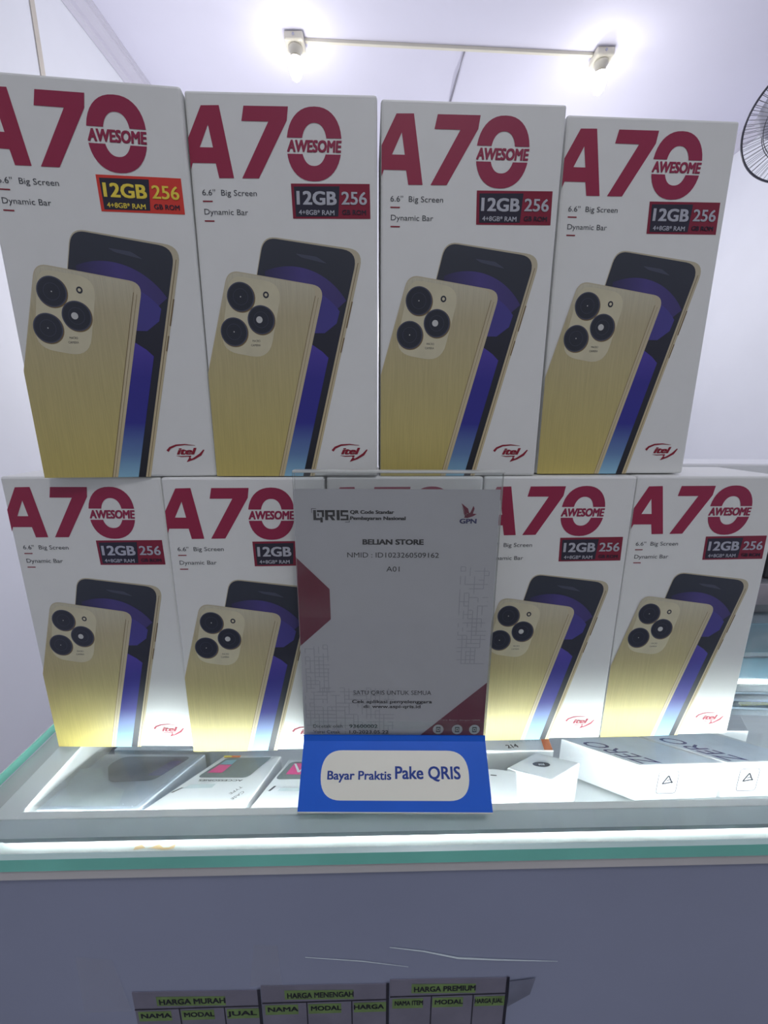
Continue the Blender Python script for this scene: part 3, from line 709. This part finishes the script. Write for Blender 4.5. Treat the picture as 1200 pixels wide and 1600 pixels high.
# two flat grey-lidded boxes with big upside-down letters
def zero_box(quad, lab, qlab):
    r, part = slope_box('phone_carton', quad, M['carton_plain'], 2.3, .06)
    tag(r, lab, 'box', 'grey-lidded phone boxes under the glass')
    A_, B_, C_, D_ = [Vector(p) for p in quad]        # front left, front right, back right, back left
    b = MB(); e = .03
    lay(b, [tuple(A_ + (B_ - A_) * s + (D_ - A_) * t) for s, t in ((e, e), (1 - e, e), (1 - e, 1 - e), (e, 1 - e))], .03, M['blue_grey']); part(b, 'lid_panel')
    b = MB(); u = (A_ - D_).normalized(); w_ = (B_ - A_).normalized(); L = (A_ - D_).length
    o_ = D_ + (A_ - D_) * .97 + w_ * 1.9          # text reads from the far side
    lay_text(b, 'ZERO', tuple(o_), tuple(-u), tuple(-w_), 1.5, L * .80, M['violet_ink'], .0, .05); part(b, 'lettering')
    # front face marks
    b = MB(); n = Vector((w_.y, -w_.x)); f0 = A_ + n * .02
    def fr(pts, m):
        P = []
        for s, h in pts:
            p = A_ + w_ * s + n * .03; P.append((p.x, p.y, zs((A_ + w_ * s).y) - h))
        b.add(P, [tuple(range(len(P)))], m); b.add(P[::-1], [tuple(range(len(P)))], m)
    Lw = (B_ - A_).length; c0 = Lw * qlab
    def ln(a_, b2, wd=.05):
        d = Vector((b2[0] - a_[0], b2[1] - a_[1])).normalized(); nn = Vector((-d.y, d.x)) * wd / 2
        fr([(a_[0] + nn.x, a_[1] + nn.y), (b2[0] + nn.x, b2[1] + nn.y), (b2[0] - nn.x, b2[1] - nn.y), (a_[0] - nn.x, a_[1] - nn.y)], M['ink'])
    ln((c0 - .38, 1.65), (c0 + .0, .95), .09); ln((c0 + .02, .95), (c0 + .36, 1.6), .09); ln((c0 - .38, 1.65), (c0 + .40, 1.5), .09); ln((c0 - .1, 1.35), (c0 + .2, 1.3), .06)
    R_ = rpoly([(c0 - .75, .55), (c0 + .75, .55), (c0 + .75, 2.5), (c0 - .75, 2.5)], .25, 4)
    for i in range(len(R_)): ln(R_[i], R_[(i + 1) % len(R_)], .035)
    part(b, 'triangle_mark')
zero_box([(18.32, 23.89), (24.66, 24.25), (20.5, 28.2), (14.35, 27.5)], 'white box with grey lid and large dark letters, left of the pair under the glass', .36)
zero_box([(24.95, 24.27), (31.4, 24.62), (27.85, 28.5), (20.75, 28.2)], 'white box with grey lid and large dark letters, cut off at the right edge', .28)
b = MB(); P = [(x, y, zs(y)) for x, y in [(27.0, 29.0), (30.8, 28.9), (33.0, 32.0), (27.3, 32.0)]]; b.prism(P, (0, 0, -3.1), M['carton_plain'])
tag(b.build('white_box', world=True, bevel=.06), 'blank white box under the glass near the right edge, below the plastic packs', 'box', 'white boxes under the glass')
b = MB(); P = [(x, y, zs(y)) for x, y in [(-20.4, 25.6), (-13.2, 25.7), (-13.4, 29.5), (-20.4, 29.4)]]; b.prism(P, (0, 0, -3.2), M['slate_light'])
tag(b.build('phone_case_pack', world=True, bevel=.08), 'grey plastic pack under the glass behind the dark phone case', 'phone case')

# ---------------------------------------------------------------- clear plastic packs on the glass at the right
def pack(name, x, y, z, sx, sy, sz, rz, lab, inner=None, m=M['plastic_clear'], tilt=0):
    root = empty(name, (x, y, z), math.radians(rz)); root.rotation_euler = (0, math.radians(tilt), math.radians(rz))
    b = MB(); b.box(0, sx, 0, sy, 0, sz, m); b.build('clear_case', root, bevel=min(.25, sz * .2))
    if inner: inner(root)
    tag(root, lab, 'plastic pack', 'plastic packs piled on the glass at the right')
    return root
def inner_card(col, x0, x1, y0, z0, z1, th=.15, nm='insert_card'):
    def f(root):
        b = MB(); b.box(x0, x1, y0, y0 + th, z0, z1, col); b.build(nm, root, bevel=.03)
    return f
pack('clear_pack', 23.7, 24.2, ZT, 13, 3.2, .45, -3, 'thin clear plastic pack at the bottom of the pile right of the boxes', inner_card(M['slate_light'], .5, 12, .5, .1, .3, 2))
pack('clear_pack', 23.6, 24.4, ZT + .46, 13, 3.2, .5, 2, 'thin clear plastic pack, second from the bottom of the right pile', inner_card(M['yellow'], 2, 12, .4, .15, .3, .3))
pack('clear_pack', 23.8, 24.3, ZT + .97, 13, 3.2, .6, -2, 'blue-tinted clear pack, third from the bottom of the right pile', inner_card(M['blue_grey'], .6, 12, .6, .15, .35, 2))
def twin(root):
    b = MB()
    for x0, z0, x1, z1 in ((.6, .5, 3.6, 2.4), (.6, 2.8, 3.6, 5.0)): b.box(x0, x1, .6, .75, z0, z1, M['cyan'])
    b.box(4.2, 11.5, .7, .9, .5, 5.1, M['blue_grey']); b.build('insert_card', root, bevel=.2)
pack('clear_case_box', 23.7, 24.3, ZT + 1.6, 12.5, 3.1, 5.8, 0, 'large clear plastic box with pale blue inserts, upon the thin packs at right', twin)
pack('blush_pack', 24.0, 24.6, ZT + 7.45, 11, 2.9, 2.4, 0, 'pinkish plastic pouch lying on the large clear plastic box', inner_card(M['blush'], .5, 10, .6, .4, 1.9, 3), tilt=0)
b = MB(); b.box(0, 7, 0, 2.4, 0, 1.7, M['black']); b.box(.6, 6.4, -.08, 0, .3, 1.3, M['slate'])
o = b.build('charger_brick', bevel=.15); o.location = W3(25.2, 25.0, ZT + 9.9); tag(o, 'black gadget on top of the plastic pile at the right edge', 'charger')

# ---------------------------------------------------------------- price notes taped to the counter front
def cfront(u, z, off=0.03):
    x, y, _ = cf(u, .35 - off); return (x, y, z)
def note(x0, x1, zt, title, cells, lab):
    u0, u1 = (x0 + 22.1), (x1 + 22.1)
    root = empty('price_note', cfront((u0 + u1) / 2, zt - 9))
    def np_(mb, nm):
        o = mb.build(nm, world=True); o.parent = root; o.matrix_parent_inverse = Matrix.Translation(-root.location); return o
    def q_(mb, pts, off, m):
        P = [cfront(u, z, off) for u, z in pts]; mb.add(P, [tuple(range(len(P)))], m)
    b = MB(); b.prism([cfront(u, z, .04) for u, z in ((u0, zt - 9), (u1, zt - 9), (u1, zt), (u0, zt + .1))], (0, .03, 0), M['price_paper']); np_(b, 'paper')
    b = MB(); wd = u1 - u0
    q_(b, [(u0 + wd * .18, zt - .95), (u0 + wd * .72, zt - 1.05), (u0 + wd * .72, zt - .35), (u0 + wd * .18, zt - .25)], .05, M['marker'])
    for i, cx in enumerate((0.02, .36, .72)):
        q_(b, [(u0 + wd * cx, zt - 2.1), (u0 + wd * (cx + .26), zt - 2.1), (u0 + wd * (cx + .26), zt - 1.35), (u0 + wd * cx, zt - 1.35)], .05, M['marker'])
    np_(b, 'highlighter_marks')
    b = MB(); 
    for s_, a0, a1, z0, z1 in [(title, .2, .72, zt - .85, zt - .45)] + [(c_, .04 + .34 * i, .04 + .34 * i + .24, zt - 1.85, zt - 1.5) for i, c_ in enumerate(cells)]:
        vs, fs = fit(s_, u0 + wd * a0, u0 + wd * a1, z0, z1, .02); b.add([cfront(u, z, .06 + d_) for u, z, d_ in vs], fs, M['pen'])
    for u_ in (u0 + wd * .345, u0 + wd * .70): q_(b, [(u_, zt - 9), (u_ + .06, zt - 9), (u_ + .06, zt - 1.15), (u_, zt - 1.15)], .058, M['pen'])
    q_(b, [(u0, zt - 1.22), (u1, zt - 1.2), (u1, zt - 1.12), (u0, zt - 1.14)], .058, M['pen'])
    q_(b, [(u1 - .16, zt - 9), (u1, zt - 9), (u1, zt + .1), (u1 - .16, zt + .1)], .059, M['pen'])
    np_(b, 'handwriting')
    tag(root, lab, 'paper note', 'handwritten price notes on the counter front'); return root
note(-13.25, -6.5, -29.75, 'HARGA MURAH', ('NAMA', 'MODAL', 'JUAL'), 'handwritten price note with green marks, leftmost on the counter front')
note(-6.45, .40, -29.55, 'HARGA MENENGAH', ('NAMA', 'MODAL', 'HARGA'), 'handwritten price note with green marks, middle of three on the counter front')
note(.45, 6.9, -29.35, 'HARGA PREMIUM', ('NAMA ITEM', 'MODAL', 'HARGA JUAL'), 'handwritten price note with green marks, rightmost on the counter front')
def tape_strip(pts, m, lab, cat='tape'):
    b = MB(); P = [cfront(x + 22.1, z, .075) for x, z in pts]; b.prism(P, (0, .012, 0), m)
    return tag(b.build('tape_strip', world=True), lab, cat, 'tape on the counter front')
tape_strip([(-15.9, -31), (-13.4, -31), (-13.9, -27.2), (-15.7, -26.9)], M['tape'], 'crumpled clear tape left of the price notes')
tape_strip([(6.95, -31.5), (8.1, -30.6), (8.3, -29.4), (6.9, -29.6)], M['tape_dark'], 'dark grimy tape corner right of the price notes')
tape_strip([(-7.0, -29.4), (-5.3, -29.4), (-5.4, -26.5), (-6.6, -26.4)], M['tape'], 'clear tape strip above the middle price note')
b = MB(); pts = [(.4, -26.85), (2.2, -27.2), (4.0, -27.75), (6.0, -27.95), (9.4, -28.2)]
b.tube([cfront(x + 22.1, z, .05) for x, z in pts], [.015, .03, .04, .03, .01], M['frame_grey'], 5)
b.tube([cfront(x + 22.1, z, .05) for x, z in [(-4, -27.4), (-1, -27.8), (1.4, -28.3)]], [.012, .02, .01], M['frame_grey'], 5)
o = b.build('scratch_mark', world=True); o.parent = counter; o.matrix_parent_inverse = Matrix.Translation(-counter.location)

# ---------------------------------------------------------------- ceiling lamps and wiring
def lamp(x, y, tilt, lab):
    root = empty('ceiling_bulb_lamp', (x, y, ZC)); tag(root, lab, 'lamp', 'bare bulbs on the ceiling')
    b = MB(); b.box(-4.2, 4.2, -4.2, 4.2, -3.4, 0, M['socket']); b.build('mounting_box', root, bevel=.9, seg=3)
    b = MB(); b.lathe([(.01, -.001), (.55, -.01), (.55, .25), (.01, .26)], (0, -4.2, -1.6), M['fan_body'], 12, (0, -1, 0)); b.build('screw', root)
    b = MB(); b.lathe([(.01, -3.2), (3.1, -3.2), (3.1, -4.4), (2.4, -5.0), (2.2, -6.6), (2.0, -6.7), (.01, -6.7)], (0, 0, 0), M['socket'], 28); b.build('socket', root, smooth=True)
    b = MB(); prof = [(1.5, -6.5), (1.7, -7.2)] + [(3.4 * math.sin(math.pi * (.22 + .78 * k / 14)) * (1.0 if k < 15 else 1), -7.2 - 8.6 * (1 - math.cos(math.pi * k / 14)) / 2) for k in range(1, 15)]
    b.lathe(prof[:5], (0, 0, 0), M['socket'], 28); b.build('bulb_collar', root, smooth=True)
    b = MB(); b.lathe(prof[4:], (0, 0, 0), M['bulb_on'], 28); b.build('bulb', root, smooth=True)
    return root
lamp(-40.5, 221.5, (0, 0, 0), 'bare lit bulb on a square ceiling mount, the left one of two')
lamp(99.8, 228.5, (0, 0, 0), 'bare lit bulb on a square ceiling mount, the right one, above the end box')
b = MB(); p0 = Vector((-36, 221.8, ZC - 1.0)); p1 = Vector((95.5, 228.4, ZC - 1.0)); d = (p1 - p0).normalized(); n = Vector((-d.y, d.x, 0)) * .7
b.prism([p0 - n + Vector((0, 0, 1)), p0 + n + Vector((0, 0, 1)), p1 + n + Vector((0, 0, 1)), p1 - n + Vector((0, 0, 1))][::-1], (0, 0, -1.3), M['socket'])
tag(b.build('wiring_duct', world=True, bevel=.15), 'long thin cream wiring duct between the two ceiling bulbs', 'wiring duct')
b = MB(); b.tube([(35.8, 227, ZC - .35), (35.2, 240, ZC - .9), (34.6, 256, ZC - .4), (33, 290, ZC - .8), (32, YB - 1, ZC - .5)], .28, M['cable'], 6)
b.tube([(36.3, 227, ZC - .35), (34.6, 240, ZC - 1.2), (34.0, 256, ZC - .4), (33.5, 290, ZC - .6), (32.5, YB - 1, ZC - .5)], .2, M['cable'], 6)
tag(b.build('ceiling_cable', world=True), 'thin grey cable running back along the ceiling from the wiring duct', 'cable')

# ---------------------------------------------------------------- wall fan at the upper right
fc = Vector((184.5, 209, 129.0)); fdir = Vector((-.62, -.70, -.36)).normalized()
fan = empty('wall_fan', tuple(fc)); tag(fan, 'grey wire-caged wall fan at the upper right edge', 'fan')
def fpart(mb, nm, smooth=False):
    o = mb.build(nm, world=True, smooth=smooth); o.parent = fan; o.matrix_parent_inverse = Matrix.Translation(-fan.location); return o
fu = fdir.cross(Vector((0, 0, 1))).normalized(); fv = fu.cross(fdir)
def fp(r, t, h): return fc + fu * r * math.cos(t) + fv * r * math.sin(t) + fdir * h
FR = 22.3
b = MB()
for rr, h, th in ((FR, 2.2, .45), (FR * .66, 6.3, .16), (FR * .36, 7.4, .16), (5.2, 7.6, .3)):
    b.tube([fp(rr, 2 * math.pi * k / 64, h) for k in range(64)], th, M['fan_wire'], 6, True)
for k in range(84):
    t = 2 * math.pi * k / 84
    b.tube([fp(5.2, t, 7.6), fp(FR * .36, t + .05, 7.4), fp(FR * .66, t + .10, 6.3), fp(FR * .9, t + .13, 4.2), fp(FR, t + .14, 2.2)], .10, M['fan_wire'], 4)
fpart(b, 'front_grille')
b = MB()
for rr, h, th in ((FR, 1.5, .4), (FR * .7, -4.2, .16), (6, -5.8, .3)):
    b.tube([fp(rr, 2 * math.pi * k / 64, h) for k in range(64)], th, M['fan_wire'], 6, True)
for k in range(64):
    t = 2 * math.pi * k / 64
    b.tube([fp(6, t, -5.8), fp(FR * .7, t, -4.2), fp(FR * .95, t, -1.2), fp(FR, t, 1.5)], .10, M['fan_wire'], 4)
fpart(b, 'rear_grille')
b = MB(); b.lathe([(.01, 7.9), (4.6, 7.8), (5.1, 7.2), (.01, 7.1)], fc, M['fan_body'], 32, fdir); fpart(b, 'centre_badge', True)
for k in range(3):
    b = MB(); t0 = 2 * math.pi * k / 3 + .4; vs = []; fs = []; NR, NT = 7, 7
    for i in range(NR):
        r = 3 + (FR - 6) * i / (NR - 1); wdt = .35 + .55 * math.sin(math.pi * (i + .6) / NR)
        for j in range(NT):
            s = j / (NT - 1) - .5; vs.append(fp(r, t0 + s * wdt * 1.9 + .04 * i, 1.2 + s * 4.5))
    for i in range(NR - 1):
        for j in range(NT - 1): fs.append((i * NT + j, i * NT + j + 1, (i + 1) * NT + j + 1, (i + 1) * NT + j))
    b.add(vs, fs, M['fan_body']); o = fpart(b, 'blade', True); sm = o.modifiers.new('thick', 'SOLIDIFY'); sm.thickness = .003
b = MB(); b.lathe([(.01, 4.0), (3.0, 3.9), (3.2, .5), (3.0, 0), (.01, -.1)], fc, M['fan_body'], 28, fdir); fpart(b, 'hub', True)
b = MB(); b.lathe([(.01, -5.6), (5.6, -5.7), (6.2, -8), (5.8, -13), (4, -15.5), (.01, -16)], fc, M['fan_body'], 28, fdir); fpart(b, 'motor_housing', True)
mo = fc - fdir * 12
b = MB(); b.tube([tuple(mo), (mo.x + 4, mo.y + 3, mo.z - 9), (XR - 6, mo.y + 8, mo.z - 12), (XR - 1, mo.y + 8, mo.z - 12)], [1.8, 1.6, 1.6, 1.8], M['fan_body'], 10)
fpart(b, 'arm')
b = MB(); b.box(XR - 2.0, XR - .05, mo.y + 3, mo.y + 13, mo.z - 19, mo.z - 5, M['fan_body']); fpart(b, 'wall_plate')
